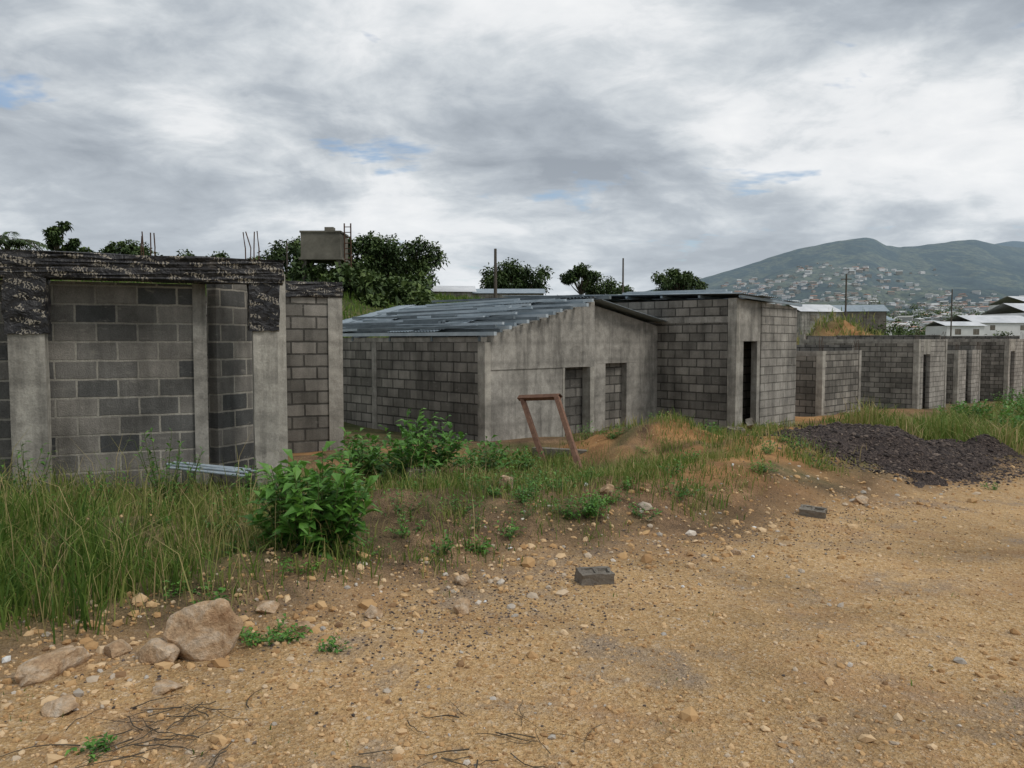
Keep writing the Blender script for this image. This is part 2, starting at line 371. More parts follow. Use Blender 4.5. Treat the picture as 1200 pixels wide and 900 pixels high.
grassy(150,lambda n:xy(rng.uniform(-1,14,n),rng.uniform(.5,4.4,n)),9,.015,.06,.2,.7,.003,.05)
grassy(1500,zone(18,62,14,27,.38),20,.25,.6,.4,1.,.022,.35)
grassy(1000,zone(5,45,24,40,.35),14,.2,.5,.1,.6,.035,.5)
V=np.concatenate(BL); m=len(V); o=np.arange(m)[:,None]*5
F=np.stack([o+[0,1,3],o+[0,3,2],o+[2,3,4]],1).reshape(-1,3)
fast('grass',V,F,grass_m,rnd=np.concatenate(BR))
ph=(1+5**.5)/2
ICO=np.array([(-1,ph,0),(1,ph,0),(-1,-ph,0),(1,-ph,0),(0,-1,ph),(0,1,ph),(0,-1,-ph),(0,1,-ph),(ph,0,-1),(ph,0,1),(-ph,0,-1),(-ph,0,1)])/math.sqrt(1+ph*ph)
ICF=np.array([(0,11,5),(0,5,1),(0,1,7),(0,7,10),(0,10,11),(1,5,9),(5,11,4),(11,10,2),(10,7,6),(7,1,8),(3,9,4),(3,4,2),(3,2,6),(3,6,8),(3,8,9),(4,9,5),(2,4,11),(6,2,10),(8,6,7),(9,8,1)])
def stones(name,x,y,z,r,mat,rnd):
    m=len(x); V=np.repeat(ICO[None],m,0)*rng.uniform(.7,1.25,(m,12,1))
    V=V*rng.uniform(.55,1.3,(m,1,3))
    A=rng.normal(size=(m,3,3)); Qm,_=np.linalg.qr(A); V=np.einsum('mij,mkj->mki',Qm,V)
    V[:,:,2]*=.75; V=V*r[:,None,None]+np.stack([x,y,z],-1)[:,None,:]
    F=(ICF[None]+np.arange(m)[:,None,None]*12).reshape(-1,3)
    return fast(name,V,F,mat,rnd=np.repeat(rnd,12))
N=26000
Yd=np.exp(rng.uniform(math.log(2.1),math.log(13),N)); Xd=rng.uniform(-.85,.85,N)*Yd
q,s=qs(Xd,Yd); E=edgen(q); k=(s<E+.9)|(rng.random(N)<.15); k&=(s<9)
Xd,Yd,q,s,E=Xd[k],Yd[k],q[k],s[k],E[k]
near=np.exp(-((s-E)/.6)**2)
r=rng.lognormal(math.log(.006),.55,len(Xd))*(1+.9*near*rng.random(len(Xd))**2*1.6)*(1+Yd*.03)
r=np.clip(r,.003,.045)
stones('gravel',Xd,Yd,TH(Xd,Yd)+r*.1,r,stone_m,np.clip(rng.beta(2.2,2,len(Xd)),0,1))
n=620; q=rng.uniform(-3,12,n); s=edge(q)+rng.normal(.1,.45,n); x,y=xy(q,s); r=np.clip(rng.lognormal(math.log(.02),.5,n),.01,.065)
stones('rubble',x,y,TH(x,y)+r*.1,r,stone_m,rng.uniform(.2,1,n))
def pile(x,y):
    dq,ds=qs(x-6.0,y-13.0); dq=dq-.3
    w1=(fbm(x*.9,y*.9,3,44)-.5)*1.1
    r=np.sqrt((dq/2.4)**2+(ds/1.6)**2)*(1+w1)
    r2_=np.sqrt(((dq+1.3)/1.1)**2+((ds-.5)/.9)**2)
    h=np.maximum(.62*np.clip(1-r,0,1)**.75,.36*np.clip(1-r2_,0,1)**.8)
    return h*(.7+.6*fbm(x*1.9,y*1.9,4,41))-.05
gx,gy=np.meshgrid(np.linspace(2.8,9.8,100),np.linspace(10.0,16.6,90)); gz2=TH(gx,gy)+pile(gx,gy)
id3=np.arange(gx.size).reshape(gx.shape); F=np.stack([id3[:-1,:-1],id3[:-1,1:],id3[1:,1:],id3[1:,:-1]],-1).reshape(-1,4)
gp_=group('gravel_pile',(6,13.0,0))
put(fast('heap',np.stack([gx,gy,gz2],-1),F,blackg,smooth=True),gp_)
n=6500; a=rng.uniform(0,6.283,n); rr=np.sqrt(rng.random(n))*1.25+np.abs(rng.normal(0,.12,n)); dq=np.cos(a)*rr*2.3+.3; ds=np.sin(a)*rr*1.5
x=6.0+(dq-ds)*R2; y=13.0+(dq+ds)*R2; r=np.clip(rng.lognormal(math.log(.017),.4,n),.007,.045)
put(stones('loose_stones',x,y,TH(x,y)+np.maximum(pile(x,y),0)+.003,r,dark_m,rng.random(n)),gp_)
n=4200; q=np.concatenate([rng.normal(3.3,1.,n//2),rng.normal(7,1.8,n//2)]); s=edge(q)+rng.normal(-.25,.55,n); x,y=xy(q,s); r=rng.uniform(.003,.010,n)
stones('dark_gravel_scatter',x,y,TH(x,y)+r*.2,r,dark_m,rng.random(n)**.5)
n=26; q=rng.uniform(0,12,n); s=edge(q)+rng.uniform(-1.5,3,n); x,y=xy(q,s); r=rng.uniform(.012,.028,n)
stones('litter',x,y,TH(x,y)+r*.4,r,white,rng.random(n))
# ------------------------------------------------------------ rocks
def rock(name,x,y,w,d,h,mat,rz=0,seed=0,sink=.25):
    r_=random.Random(seed); bm=bmesh.new(); bmesh.ops.create_icosphere(bm,subdivisions=4,radius=1)
    for _ in range(13):
        nrm=Vector((r_.gauss(0,1),r_.gauss(0,1),r_.gauss(0,1))).normalized(); dd=r_.uniform(.5,.85)
        for v in bm.verts:
            e=v.co.dot(nrm)-dd
            if e>0: v.co-=nrm*e*.93
    for v in bm.verts:
        c=v.co; v.co=c*(1+.3*(float(fbm(c.x*3+seed,c.y*3+c.z*2,4))-.5))
        v.co=Vector((v.co.x*w/1.5,v.co.y*d/1.5,v.co.z*h/1.4))
    me=bpy.data.meshes.new(name); bm.to_mesh(me); bm.free(); me.materials.append(mat)
    o=link(bpy.data.objects.new(name,me)); o.location=(x,y,th(x,y)+h*(.5-sink)); o.rotation_euler=(0,0,rz); return o
rock('boulder',-1.62,4.12,.31,.24,.30,tanrock,.4,3,.14)
for x,y,w,d,h,sd in ((-2.28,3.85,.32,.2,.11,1),(-1.84,4.02,.22,.18,.11,2),(-1.63,3.65,.13,.1,.04,5),(-.31,4.9,.13,.1,.1,6),(-.85,4.75,.1,.1,.07,7),(-1.5,4.75,.12,.1,.07,8),(1.9,6.6,.1,.07,.06,9),(-.35,5.5,.1,.1,.07,10),(-2.1,4.1,.15,.12,.08,11),(.95,7.8,.16,.14,.1,12),(4.1,9.2,.24,.15,.1,13),(-2.0,3.4,.14,.12,.06,14),(-1.2,4.5,.12,.09,.06,15),(-.05,8.1,.2,.15,.14,16)):
    rock('rock',x,y,w,d,h,tanrock,sd*1.3,sd)
def cmu(x,y,rz,L=.3,tilt=.1,lift=0.05):
    g=group('concrete_block_fragment',(x,y,th(x,y)+lift))
    bm=bmesh.new()
    def bx(x0,x1,y0,y1,z0,z1):
        r=bmesh.ops.create_cube(bm,size=1)
        for v in r['verts']: v.co=Vector(((x0+x1)/2+v.co.x*(x1-x0),(y0+y1)/2+v.co.y*(y1-y0),(z0+z1)/2+v.co.z*(z1-z0)))
    h=.12; bx(-L/2,L/2,-.07,-.04,-h/2,h/2); bx(-L/2,L/2,.04,.07,-h/2,h/2)
    for c in (-L/2+.0125,0,L/2-.0125): bx(c-.0125,c+.0125,-.0399,.0399,-h/2+.002,h/2-.002)
    bx(-L/2+.026,-.0135,-.0398,.0398,-h/2+.01,h/2-.01); bx(.0135,L/2-.026,-.0398,.0398,-h/2+.01,h/2-.02)
    bmesh.ops.subdivide_edges(bm,edges=bm.edges[:],cuts=3,use_grid_fill=True)
    for v in bm.verts: v.co+=Vector([.028*(float(fbm(v.co.x*22+k*9,v.co.y*22+v.co.z*19,3))-.5) for k in range(3)])
    me=bpy.data.meshes.new('block_shell'); bm.to_mesh(me); bm.free(); me.materials.append(pdk)
    o=link(bpy.data.objects.new('block_shell',me)); o.parent=g; g.rotation_euler=(tilt,tilt*.3,rz)
cmu(.6,5.65,.3,.25,.15,.03); cmu(3.2,8.3,-.5,.26,.2,.03); cmu(4.05,14.2,.5,.36,.3,.1); cmu(4.4,14.5,1.2,.36,1.3,.12); cmu(-1.0,8.6,.4,.3,.2,.05)
def twigs(name,cx,cy,n,L,sp,mat=greywood):
    P=[]
    for i in range(n):
        a=random.uniform(0,6.28); x=cx+random.gauss(0,sp); y=cy+random.gauss(0,sp); l=random.uniform(.4,1)*L; pts=[]
        for j in range(6):
            a+=random.uniform(-.35,.35); pts.append((x,y,th(x,y)+.008+random.random()*.014)); x+=math.cos(a)*l/5; y+=math.sin(a)*l/5
        r0=random.uniform(.0015,.004); P.append((pts,[r0*(1-.12*j) for j in range(6)]))
    tubes(name,P,mat,k=4)
twigs('twig_pile',-1.45,3.25,40,.32,.17,bark); twigs('twig_pile',0.05,3.35,14,.28,.22,bark); twigs('twig_pile',-.25,2.95,10,.25,.15,bark); twigs('twig_pile',-.1,6.6,14,.4,.5,bark)
# ------------------------------------------------------------ leafy plants
def leaves(P,D,L,W,droop=.25):
    m=len(P); D=D/np.linalg.norm(D,axis=1,keepdims=True); up=np.array([0,0,1.])+rng.normal(0,.25,(m,3))
    S=np.cross(D,up); S/=np.linalg.norm(S,axis=1,keepdims=True)+1e-6; U=np.cross(S,D)
    L=L[:,None];W=W[:,None]
    V=np.zeros((m,5,3)); V[:,0]=P; c=P+D*L*.5
    V[:,1]=c+S*W*.5+U*W*.18; V[:,2]=c-S*W*.5+U*W*.18; V[:,3]=c; V[:,4]=P+D*L-np.array([0,0,1.])*L*droop
    return V
LF=np.array([(0,3,1),(0,2,3),(1,3,4),(3,2,4)])
def leafobj(name,V,mat,rnd,par=None):
    m=len(V); F=(LF[None]+np.arange(m)[:,None,None]*5).reshape(-1,3)
    return put(fast(name,V,F,mat,rnd=np.repeat(np.clip(rnd,0,1),5)),par)
def bush(name,x,y,rad,h,nst,lpst,ll,wr=(.35,.5),c0=0.,t0=.22):
    z=th(x,y); g=group(name,(x,y,z)); P=[];LP=[];LD=[];R=[]
    for i in range(nst):
        a=random.uniform(0,6.28); o=random.random()**.6*rad; hh=h*math.sqrt(max(.08,1-(o/rad)**2*.8))*random.uniform(.6,1.03)
        p0=Vector((x+random.gauss(0,.05)*rad,y+random.gauss(0,.05)*rad,z-.02)); p2=Vector((x+math.cos(a)*o,y+math.sin(a)*o,z+hh)); p1=(p0+p2)/2+Vector((math.cos(a)*o*.25,math.sin(a)*o*.25,-.03*h))
        pts=[p0*(1-t)**2+p1*2*t*(1-t)+p2*t*t for t in [k/6 for k in range(7)]]
        P.append((pts,[.006*(1-.1*k)*(h/.9) for k in range(7)]))
        for j in range(lpst):
            t=t0+(1-t0)*(j+random.random())/lpst; p=p0*(1-t)**2+p1*2*t*(1-t)+p2*t*t
            an=random.uniform(0,6.28); el=random.uniform(-.1,.75)+(.3 if t>.9 else 0)
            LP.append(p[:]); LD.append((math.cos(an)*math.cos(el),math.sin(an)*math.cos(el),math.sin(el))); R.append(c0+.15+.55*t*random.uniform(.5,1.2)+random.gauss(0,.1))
    tubes('stems',P,stemg,g,4)
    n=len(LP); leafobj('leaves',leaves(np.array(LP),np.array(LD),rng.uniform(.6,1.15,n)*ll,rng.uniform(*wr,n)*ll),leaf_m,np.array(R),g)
    return g
bush('broadleaf_shrub',-1.42,5.75,.47,.86,56,17,.16,(.36,.48),.08)
bush('broadleaf_shrub',-1.05,8.9,.62,.76,50,18,.14); bush('broadleaf_shrub',-1.75,9.4,.6,.66,38,16,.14); bush('broadleaf_shrub',-.35,9.9,.5,.5,24,14,.12)
bush('low_weed',.72,7.1,.2,.28,16,9,.07,c0=.1); bush('low_weed',.2,10.3,.3,.3,16,10,.08); bush('low_weed',-1.35,4.35,.22,.1,26,10,.045,c0=.1); bush('low_weed',-1.0,4.2,.12,.07,10,9,.04)
bush('tall_weed',-3.35,7.6,.45,.85,24,12,.09,(.2,.35)); bush('tall_weed',-3.9,7.3,.35,.6,14,12,.08,(.2,.35)); bush('tall_weed',-2.6,8.1,.4,.45,18,12,.09,(.2,.35)); bush('tall_weed',-4.4,5.9,.4,.6,18,14,.08,(.2,.35)); bush('tall_weed',-4.6,7.4,.3,.8,12,12,.09,(.2,.35))
bush('low_weed',.55,8.3,.18,.14,14,9,.05); bush('low_weed',3.6,14.4,.3,.35,16,12,.08); bush('low_weed',5.2,15.9,.3,.3,14,10,.08); bush('low_weed',-1.65,3.05,.1,.06,10,8,.04)
for i in range(110):
    q=random.uniform(1.6,13) if i<70 else random.uniform(1.6,7); s=random.uniform(4.2,8.8) if i<70 else random.uniform(4.2,6.4); x,y=xy(q,s)
    if s<float(edgen(q))+.2: continue
    r=random.uniform(.1,.3); bush('low_weed',x,y,r,r*random.uniform(.6,1.3),int(8+r*26),7,random.uniform(.04,.07),(.25,.45),random.uniform(-.1,.15))
for x,y,r,h in ((11.3,17.6,.8,.6),(12.6,18.6,1.,.9),(13.8,20.2,1.2,1.),(16.,24.,1.3,1.),(18.,27.,1.5,1.1),(11.9,20.2,.9,.7)):
    bush('wild_shrub',x,y,r,h,46,20,.15)
bush('low_weed',6.5,10.6,.15,.1,8,8,.05); bush('low_weed',3.0,9.3,.18,.12,10,8,.05)
# ------------------------------------------------------------ trees
def crown(cs,rs,n,ls):
    V=[];R=[]
    per=n//len(cs)
    for (c,r) in zip(cs,rs):
        d=rng.normal(size=(per,3)); d/=np.linalg.norm(d,axis=1,keepdims=True); rad=r*rng.random((per,1))**.45*rng.uniform(.75,1.25,(per,1))
        p=np.array(c)+d*rad*np.array([1,1,.7]); D=rng.normal(size=(per,3))+d*.8; 
        V.append(leaves(p,D,rng.uniform(.6,1.3,per)*ls,rng.uniform(.45,.7,per)*ls)); R.append(.3+.3*d[:,2]+.25*random.random()+rng.normal(0,.12,per))  # top-lit look put into leaf colour: cluster tops lighter, undersides darker
    return np.concatenate(V),np.concatenate(R)
def tree(name,x,y,cz,rx,rz,n=5000,ls=.3,ncl=22,lean=0.):
    z=th(x,y); g=group(name,(x,y,z)); cs=[];rs=[];P=[]
    bz=max(z+.5,cz-rz*1.1); P.append(([(x,y,z-.3),(x+lean*.3,y,(z+bz)/2),(x+lean,y,bz),(x+lean,y,cz)],[rx*.1,rx*.08,rx*.065,rx*.03]))
    for i in range(ncl):
        a=random.uniform(0,6.28); rr=random.random()**.45*1.1; zz=random.uniform(-.6,1.); k=math.sqrt(max(0.08,1-zz*zz*.9))
        c=(x+lean+math.cos(a)*rr*rx*k,y+math.sin(a)*rr*rx*k,cz+zz*rz*random.uniform(.7,1.1)); cs.append(c); rs.append(random.uniform(.16,.34)*rx)
        mid=((x+lean+c[0])/2,(y+c[1])/2,(bz+c[2])/2-.1*rz); P.append(([(x+lean,y,bz),mid,c],[rx*.04,rx*.025,rx*.008]))
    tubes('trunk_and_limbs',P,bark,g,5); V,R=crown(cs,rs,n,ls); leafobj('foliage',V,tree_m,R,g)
tree('broadleaf_tree',-14.0,50,6.3,2.3,1.4,5000,.27,26)
tree('broadleaf_tree',-9.9,54,6.9,2.8,1.8,7000,.28,36); tree('broadleaf_tree',-7.6,56,6.7,2.8,2.0,7000,.28,34)
tree('broadleaf_tree',.3,70,6.8,2.9,1.4,5000,.34,30); tree('broadleaf_tree',6.1,70,6.9,1.6,1.1,3000,.3,18); tree('broadleaf_tree',8.9,74,6.3,2.6,.7,3000,.3,20)
tree('broadleaf_tree',15.8,75,6.8,2.4,1.2,4500,.32,24)
tree('young_tree',-17.1,30,5.4,.6,.9,1800,.17,12); tree('broadleaf_tree',-19.6,40,5.8,1.7,.7,2600,.22,16); tree('broadleaf_tree',-17.0,45,6.1,1.5,.5,2000,.22,14)
g=group('palm_tree',(-25.5,40,th(-25.5,40))); zc=6.6; tubes('trunk',[([(-25.5,40,th(-25.5,40)-.3),(-25.4,40,zc-1.5),(-25.4,40,zc)],[.2,.16,.13])],bark,g,7)
LP=[];LD=[];P=[]
for i in range(17):
    a=i*6.283/17+random.uniform(-.2,.2); el=random.uniform(.0,.9); pts=[]
    for j in range(9):
        t=j/8; rr=1.9*t; pts.append(Vector((-25.4+math.cos(a)*rr,40+math.sin(a)*rr,zc+math.sin(el)*1.6*t-1.3*t*t*(1-.4*el))))
    P.append((pts,.015))
    for j in range(1,9):
        for sd in (-1,1):
            for kk in range(4):
                p=pts[j-1].lerp(pts[j],kk/4); LP.append(p[:]); LD.append((math.cos(a+sd*1.0),math.sin(a+sd*1.0),-.25+random.uniform(-.2,.2)))
tubes('frond_ribs',P,bark,g,3); n=len(LP); leafobj('fronds',leaves(np.array(LP),np.array(LD),rng.uniform(.35,.6,n),np.full(n,.06)),tree_m,rng.uniform(.2,.7,n),g)
cs=[];rs=[]
def clump(u,Yd,up,r):
    x=(u-600)/924*Yd; cs.append((x,Yd,th(x,Yd)+up)); rs.append(r)
for i in range(44): clump(random.uniform(385,495),random.uniform(38,52),random.uniform(.0,.9),random.uniform(.4,.9))
for i in range(22): clump(random.uniform(640,745),random.uniform(66,80),random.uniform(.2,.9),random.uniform(.5,1))
for i in range(14): clump(random.uniform(540,640),random.uniform(60,75),random.uniform(.1,.6),random.uniform(.5,.9))
for i in range(18): clump(random.uniform(745,900),random.uniform(66,85),random.uniform(.1,.5),random.uniform(.6,1.))
for i in range(80): clump(random.uniform(1000,1420),random.uniform(75,140),random.uniform(.2,1.6),random.uniform(.8,1.9))
for i in range(40): clump(random.uniform(300,420),random.uniform(44,60),random.uniform(.1,.8),random.uniform(.5,1.))
for i in range(20): clump(random.uniform(-100,320),random.uniform(44,60),random.uniform(-.2,.3),random.uniform(.5,.9))
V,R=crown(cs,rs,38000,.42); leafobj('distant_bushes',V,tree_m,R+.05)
cs=[];rs=[]
for i in range(380):
    u=random.uniform(880,1500); Yd=random.uniform(240,1300); t=(u-600)/924
    z=float(hillz(np.float64(t),np.float64(Yd))) if Yd>262 else 0
    cs.append((t*Yd,Yd,z+2)); rs.append(random.uniform(4,10)*(.6+Yd/1200))
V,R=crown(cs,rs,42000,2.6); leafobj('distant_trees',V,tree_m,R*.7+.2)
# ------------------------------------------------------------ HOUSES
r2=Vector((R2,R2)); n2=Vector((-R2,R2))
def rebar(par,x,y,z,h,n=3,sp=.07):
    P=[]
    for i in range(n):
        a=i*6.283/n; px=x+math.cos(a)*sp; py=y+math.sin(a)*sp
        P.append(([(px,py,z-.2),(px+random.uniform(-.02,.02),py,z+h*.5),(px+random.uniform(-.05,.05),py,z+h*random.uniform(.85,1))],.007))
    tubes('rebar',P,rust,par,5)
A=Vector((-4.9,8.0)); B=Vector((-2.78,8.88)); d=(B-A).normalized(); nb=Vector((-d.y,d.x))
H=group('block_house_under_construction',(-5,9,0))
wall('porch_post_a',A-d*.16,A+d*.16,-.4,2.24,2.24,.22,pil,H,cuts=6,jit=.004); wall('porch_post_b',B-d*.13,B+d*.13,-.4,2.24,2.24,.2,pil,H,cuts=6,jit=.004)
wall('plastic_wrapped_beam',A-d*2.6,B+d*.2,2.24,2.5,2.5,.27,plast,H,cuts=11,jit=.013)
wall('post_wrap_a',A-d*.19,A+d*.19,1.68,2.236,2.236,.262,plast,H,.3,cuts=4,jit=.013); wall('post_wrap_b',B-d*.17,B+d*.15,1.72,2.236,2.236,.235,plast,H,.9,cuts=4,jit=.013)
C0=A+nb*.3-d*2.4; C1=A+nb*.3+d*1.62; C2=Vector((-2.98,9.95))
wall('front_block_wall',C0,C1,-.4,2.232,2.232,.14,blk_d,H)
wall('recess_block_wall',C1+Vector((.1,.1)),C2,-.4,2.43,2.43,.14,blk_d,H,.13)
wall('tie_column',C1-d*.07,C1+d*.07,-.4,2.236,2.236,.19,pla,H)
wall('tie_column_b',C2-Vector((.05,.06)),C2+Vector((.05,.08)),-.4,2.44,2.44,.19,pil,H)
D0=Vector((-3.9,12.45)); D1=Vector((-2.87,12.88)); dd=(D1-D0).normalized()
wall('rear_block_wall',D0,D1,-.4,2.3,2.3,.14,blk,H); wall('rear_column_a',D0-dd*.08,D0+dd*.1,-.4,2.304,2.304,.18,pil,H); wall('rear_column_b',D1-dd*.14,D1+dd*.09,-.4,2.304,2.304,.19,pil,H)
wall('rear_plastic_beam',D0-dd*.8,D1+dd*.1,2.31,2.55,2.55,.24,plast,H,.5,cuts=6,jit=.01)
wall('inner_side_wall',(-3.1,10.1),(-4.0,12.35),-.4,2.28,2.28,.14,blk,H); wall('back_wall',D0-dd*.12,D0-dd*5,-.4,2.28,2.28,.14,blk,H,.2)
wall('side_wall',D1+Vector((-.08,.12)),D1+Vector((-2.4,2.9)),-.4,2.3,2.3,.14,blk,H,.2)
rebar(H,-4.02,8.75,2.45,.36,4); rebar(H,-2.98,9.1,2.45,.42,4)
P=[]
for i in range(7):
    o=i*.05; P.append(([(-3.6+random.uniform(-.15,.1),8.45+o*.6,.24+.03*(i%2)),(-2.85+random.uniform(-.1,.1),8.35+o,.16+.03*(i%2))],.016))
tubes('pvc_pipes',P,pvc,group('pipe_bundle',(-3.2,8.3,.3)),8)
wall('threshold_wall',C1+d*.15-nb*.05,B-d*.2+nb*.05,-.3,.16,.16,.14,blk,H,.1)
def sheet(name,o,dl,dw,L,W,par,mat=zinc,amp=.012,pitch=.1):
    o=Vector(o);dl=Vector(dl).normalized();dw=Vector(dw).normalized();nn=dl.cross(dw)
    if nn.z<0: nn=-nn
    k=max(8,int(W/pitch*4)); V=[];F=[]
    for j in range(3):
        for i in range(k+1):
            w=W*i/k; V.append((o+dl*L*j/2+dw*w+nn*amp*math.sin(2*math.pi*w/pitch)+nn*(-.01*(j==1)))[:])
    for j in range(2):
        for i in range(k): a=j*(k+1)+i; F.append((a,a+1,a+k+2,a+k+1))
    ob=fast(name,V,F,mat,smooth=True); return put(ob,par)
def bar(name,a,b,w,h,mat,par):
    return wall(name,a[:2],b[:2],a[2]-h,a[2],b[2],w,mat,par,zb0=b[2]-h)
E=Vector((-.52,15.0)); H=group('half_roofed_block_house',(-.5,16,0))
p=lambda t,n: E+r2*t+n2*n
wall('eave_block_wall',p(0,.12),p(0,7.2),-1,1.58,1.58,.15,blk,H,.1)
wall('eave_ring_beam',p(0,.0),p(0,7.25),1.583,1.68,1.68,.17,pla,H)
wall('corner_column',p(-.09,0),p(.07,0),-1,1.58,1.58,.2,pil,H)
wall('tie_column',p(0,3.4),p(0,3.56),-1,1.578,1.578,.19,pla,H)
sl=lambda t:1.72+.235*t
wall('facade_lower',p(.08,0),p(2.15,0),-1,1.05,1.05,.15,pla,H)
wall('facade_upper',p(.08,0),p(3.18,0),1.053,sl(0),sl(3.18),.19,pla,H)
wall('door_post',p(3.0,-.02),p(3.14,-.02),-1,1.05,1.05,.22,pil,H)
wall('door_post_left',p(2.153,0),p(2.22,0),-1,1.05,1.05,.17,pil,H)
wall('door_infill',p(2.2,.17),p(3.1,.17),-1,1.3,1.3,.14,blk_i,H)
wall('facade_right_upper',p(3.2,.28),p(6.1,.28),1.1,sl(3.15),1.95,.15,pla,H)
wall('facade_right_a',p(3.2,.28),p(3.95,.28),-1,1.097,1.097,.15,pla,H); wall('facade_right_b',p(4.75,.28),p(6.1,.28),-1,1.097,1.097,.15,pla,H)
wall('opening_infill',p(3.9,.42),p(4.8,.42),-1,1.2,1.2,.12,blk,H)
wall('right_side_wall',p(6.02,.4),p(6.02,7.2),-1,1.9,1.9,.15,blk,H); wall('back_wall',p(.1,7.2),p(6,7.2),-1,1.7,1.7,.15,blk,H)
wall('ridge_wall',p(3.1,.9),p(3.1,7.1),-1,2.4,2.4,.15,blk,H)
for i in range(6):
    n=.05+i*1.42; a=p(-.1,n);b=p(3.3,n); bar('rafter',(a.x,a.y,sl(-.1)+.004),(b.x,b.y,sl(3.3)+.004),.06,.1,steel,H)
for i in range(14):
    t=-.12+i*.262; a=p(t,-.12-random.uniform(0,.35));b=p(t+random.uniform(-.03,.03),7.35); tb=(b-E).dot(r2)
    bar('purlin',(a.x,a.y,sl(t)+.085),(b.x,b.y,sl(tb)+.085),.07,.07,(zincl,steel,zincl,zinc)[i%4],H)
for i,(n,t0,L) in enumerate(((1.3,-.1,3.3),(2.1,-.15,3.4),(2.9,.2,3.1),(4.6,-.12,3.4),(5.4,-.1,3.3),(6.2,.1,3.2))):
    a=p(t0,n); sheet('zinc_sheet',(a.x,a.y,sl(t0)+.105+.012*(i%2)),(R2,R2,.235),(-R2,R2,0),L,.8,H)
for i in range(26):
    t=random.uniform(-.1,3.1); a=p(t,random.uniform(-.3,2.4)); an=random.uniform(-.07,.07); L=random.uniform(3.,5)
    dq=Vector((n2.x*math.cos(an)-n2.y*math.sin(an),n2.x*math.sin(an)+n2.y*math.cos(an))); b=a+dq*L; tb=(b-E).dot(r2)
    bar('loose_channel',(a.x,a.y,sl(t)+.18),(b.x,b.y,sl(tb)+.18),.06,.05,(zincl,steel)[i%2],H)
for i in range(9):
    n=-.1+i*.8; a=p(3.15,n); sheet('zinc_sheet_far_side',(a.x,a.y,sl(3.3)+.06+random.uniform(0,.03)),(R2,R2,-.17),(-R2,R2,0),3.0,.84,H)
g=group('low_block_footing',(.8,12.4,0)); wall('footing_wall',(.35,12.75),(1.3,12.35),-.6,-.12,-.12,.15,pdk,g,.1); 
g=group('wooden_door_frame',(.6,12,0))
def stick(nm,a,b,w,mat,par):
    a=Vector(a);b=Vector(b); tubes(nm,[([a,b],w)],mat,par,4)
bl,br_,tl,tr=(.5,11.75,th(.5,11.75)-.03),(.96,10.7,th(.96,10.7)-.03),(.17,13.0,.66),(.70,12.3,.74)
for nm,a,b in (('left_jamb',bl,tl),('right_jamb',br_,tr),('head',Vector(tl)+Vector((-.05,.05,0)),Vector(tr)+Vector((.05,-.05,0)))): stick(nm,a,b,.05,redwood,g)
stick('prop',Vector(tr)+Vector((0,.06,-.05)),(1.0,13.3,th(1.,13.3)-.05),.02,redwood,g)
Fc=Vector((5.06,18.0)); H=group('block_house_with_flat_roof',(5,19,0)); p3=lambda t,n: Fc+r2*t+n2*n
wall('side_block_wall',p3(0,.13),p3(0,7.3),-1.2,2.03,2.03,.15,blk,H); wall('side_ring_beam',p3(0,.1),p3(0,7.3),2.033,2.17,2.17,.17,pla,H); wall('side_upper_wall',p3(0,.13),p3(0,7.3),2.173,2.56,2.62,.15,blk,H,.2)
wall('corner_column',p3(-.09,0),p3(.07,0),-1.2,2.58,2.57,.22,pil,H)
wall('facade_left',p3(.073,0),p3(.3,0),-1.2,1.6,1.6,.15,pla,H); wall('facade_over_door',p3(.073,0),p3(1.1,0),1.603,2.57,2.53,.15,pla,H)
wall('facade_mid',p3(.95,0),p3(1.1,0),-1.2,1.6,1.6,.15,pla,H); wall('facade_right',p3(1.103,0),p3(2.95,0),-1.2,2.53,2.44,.19,blk_p,H)
wall('inner_wall',p3(.2,.5),p3(2.8,.5),-1.2,2.3,2.3,.15,blk,H); wall('right_wall',p3(2.87,.12),p3(2.87,7.3),-1.2,2.4,2.5,.15,blk,H); wall('back_wall',p3(.1,7.2),p3(2.8,7.2),-1.2,2.5,2.5,.15,blk,H)
for i in range(8):
    n=-.2+i*1.05; a=p3(-.12,n);b=p3(2.95,n); bar('purlin',(a.x,a.y,2.65+.03*n),(b.x,b.y,2.54+.03*n),.06,.06,zinc,H)
for i in range(4):
    t=-.18+i*.77; a=p3(t,-.25+random.uniform(-.15,.1)); sheet('zinc_sheet',(a.x,a.y,2.665-.034*t+.012*(i%2)),(-R2,R2,.032),(R2,R2,-.034),7.7,.79,H,zincl if i%2 else zinc)
for i in range(6):
    a=p3(random.uniform(0,2.5),random.uniform(0,4)); b=a+n2*3+r2*random.uniform(-.6,.6); bar('loose_channel',(a.x,a.y,2.8),(b.x,b.y,2.88),.07,.05,(zincl,steel)[i%2],H)
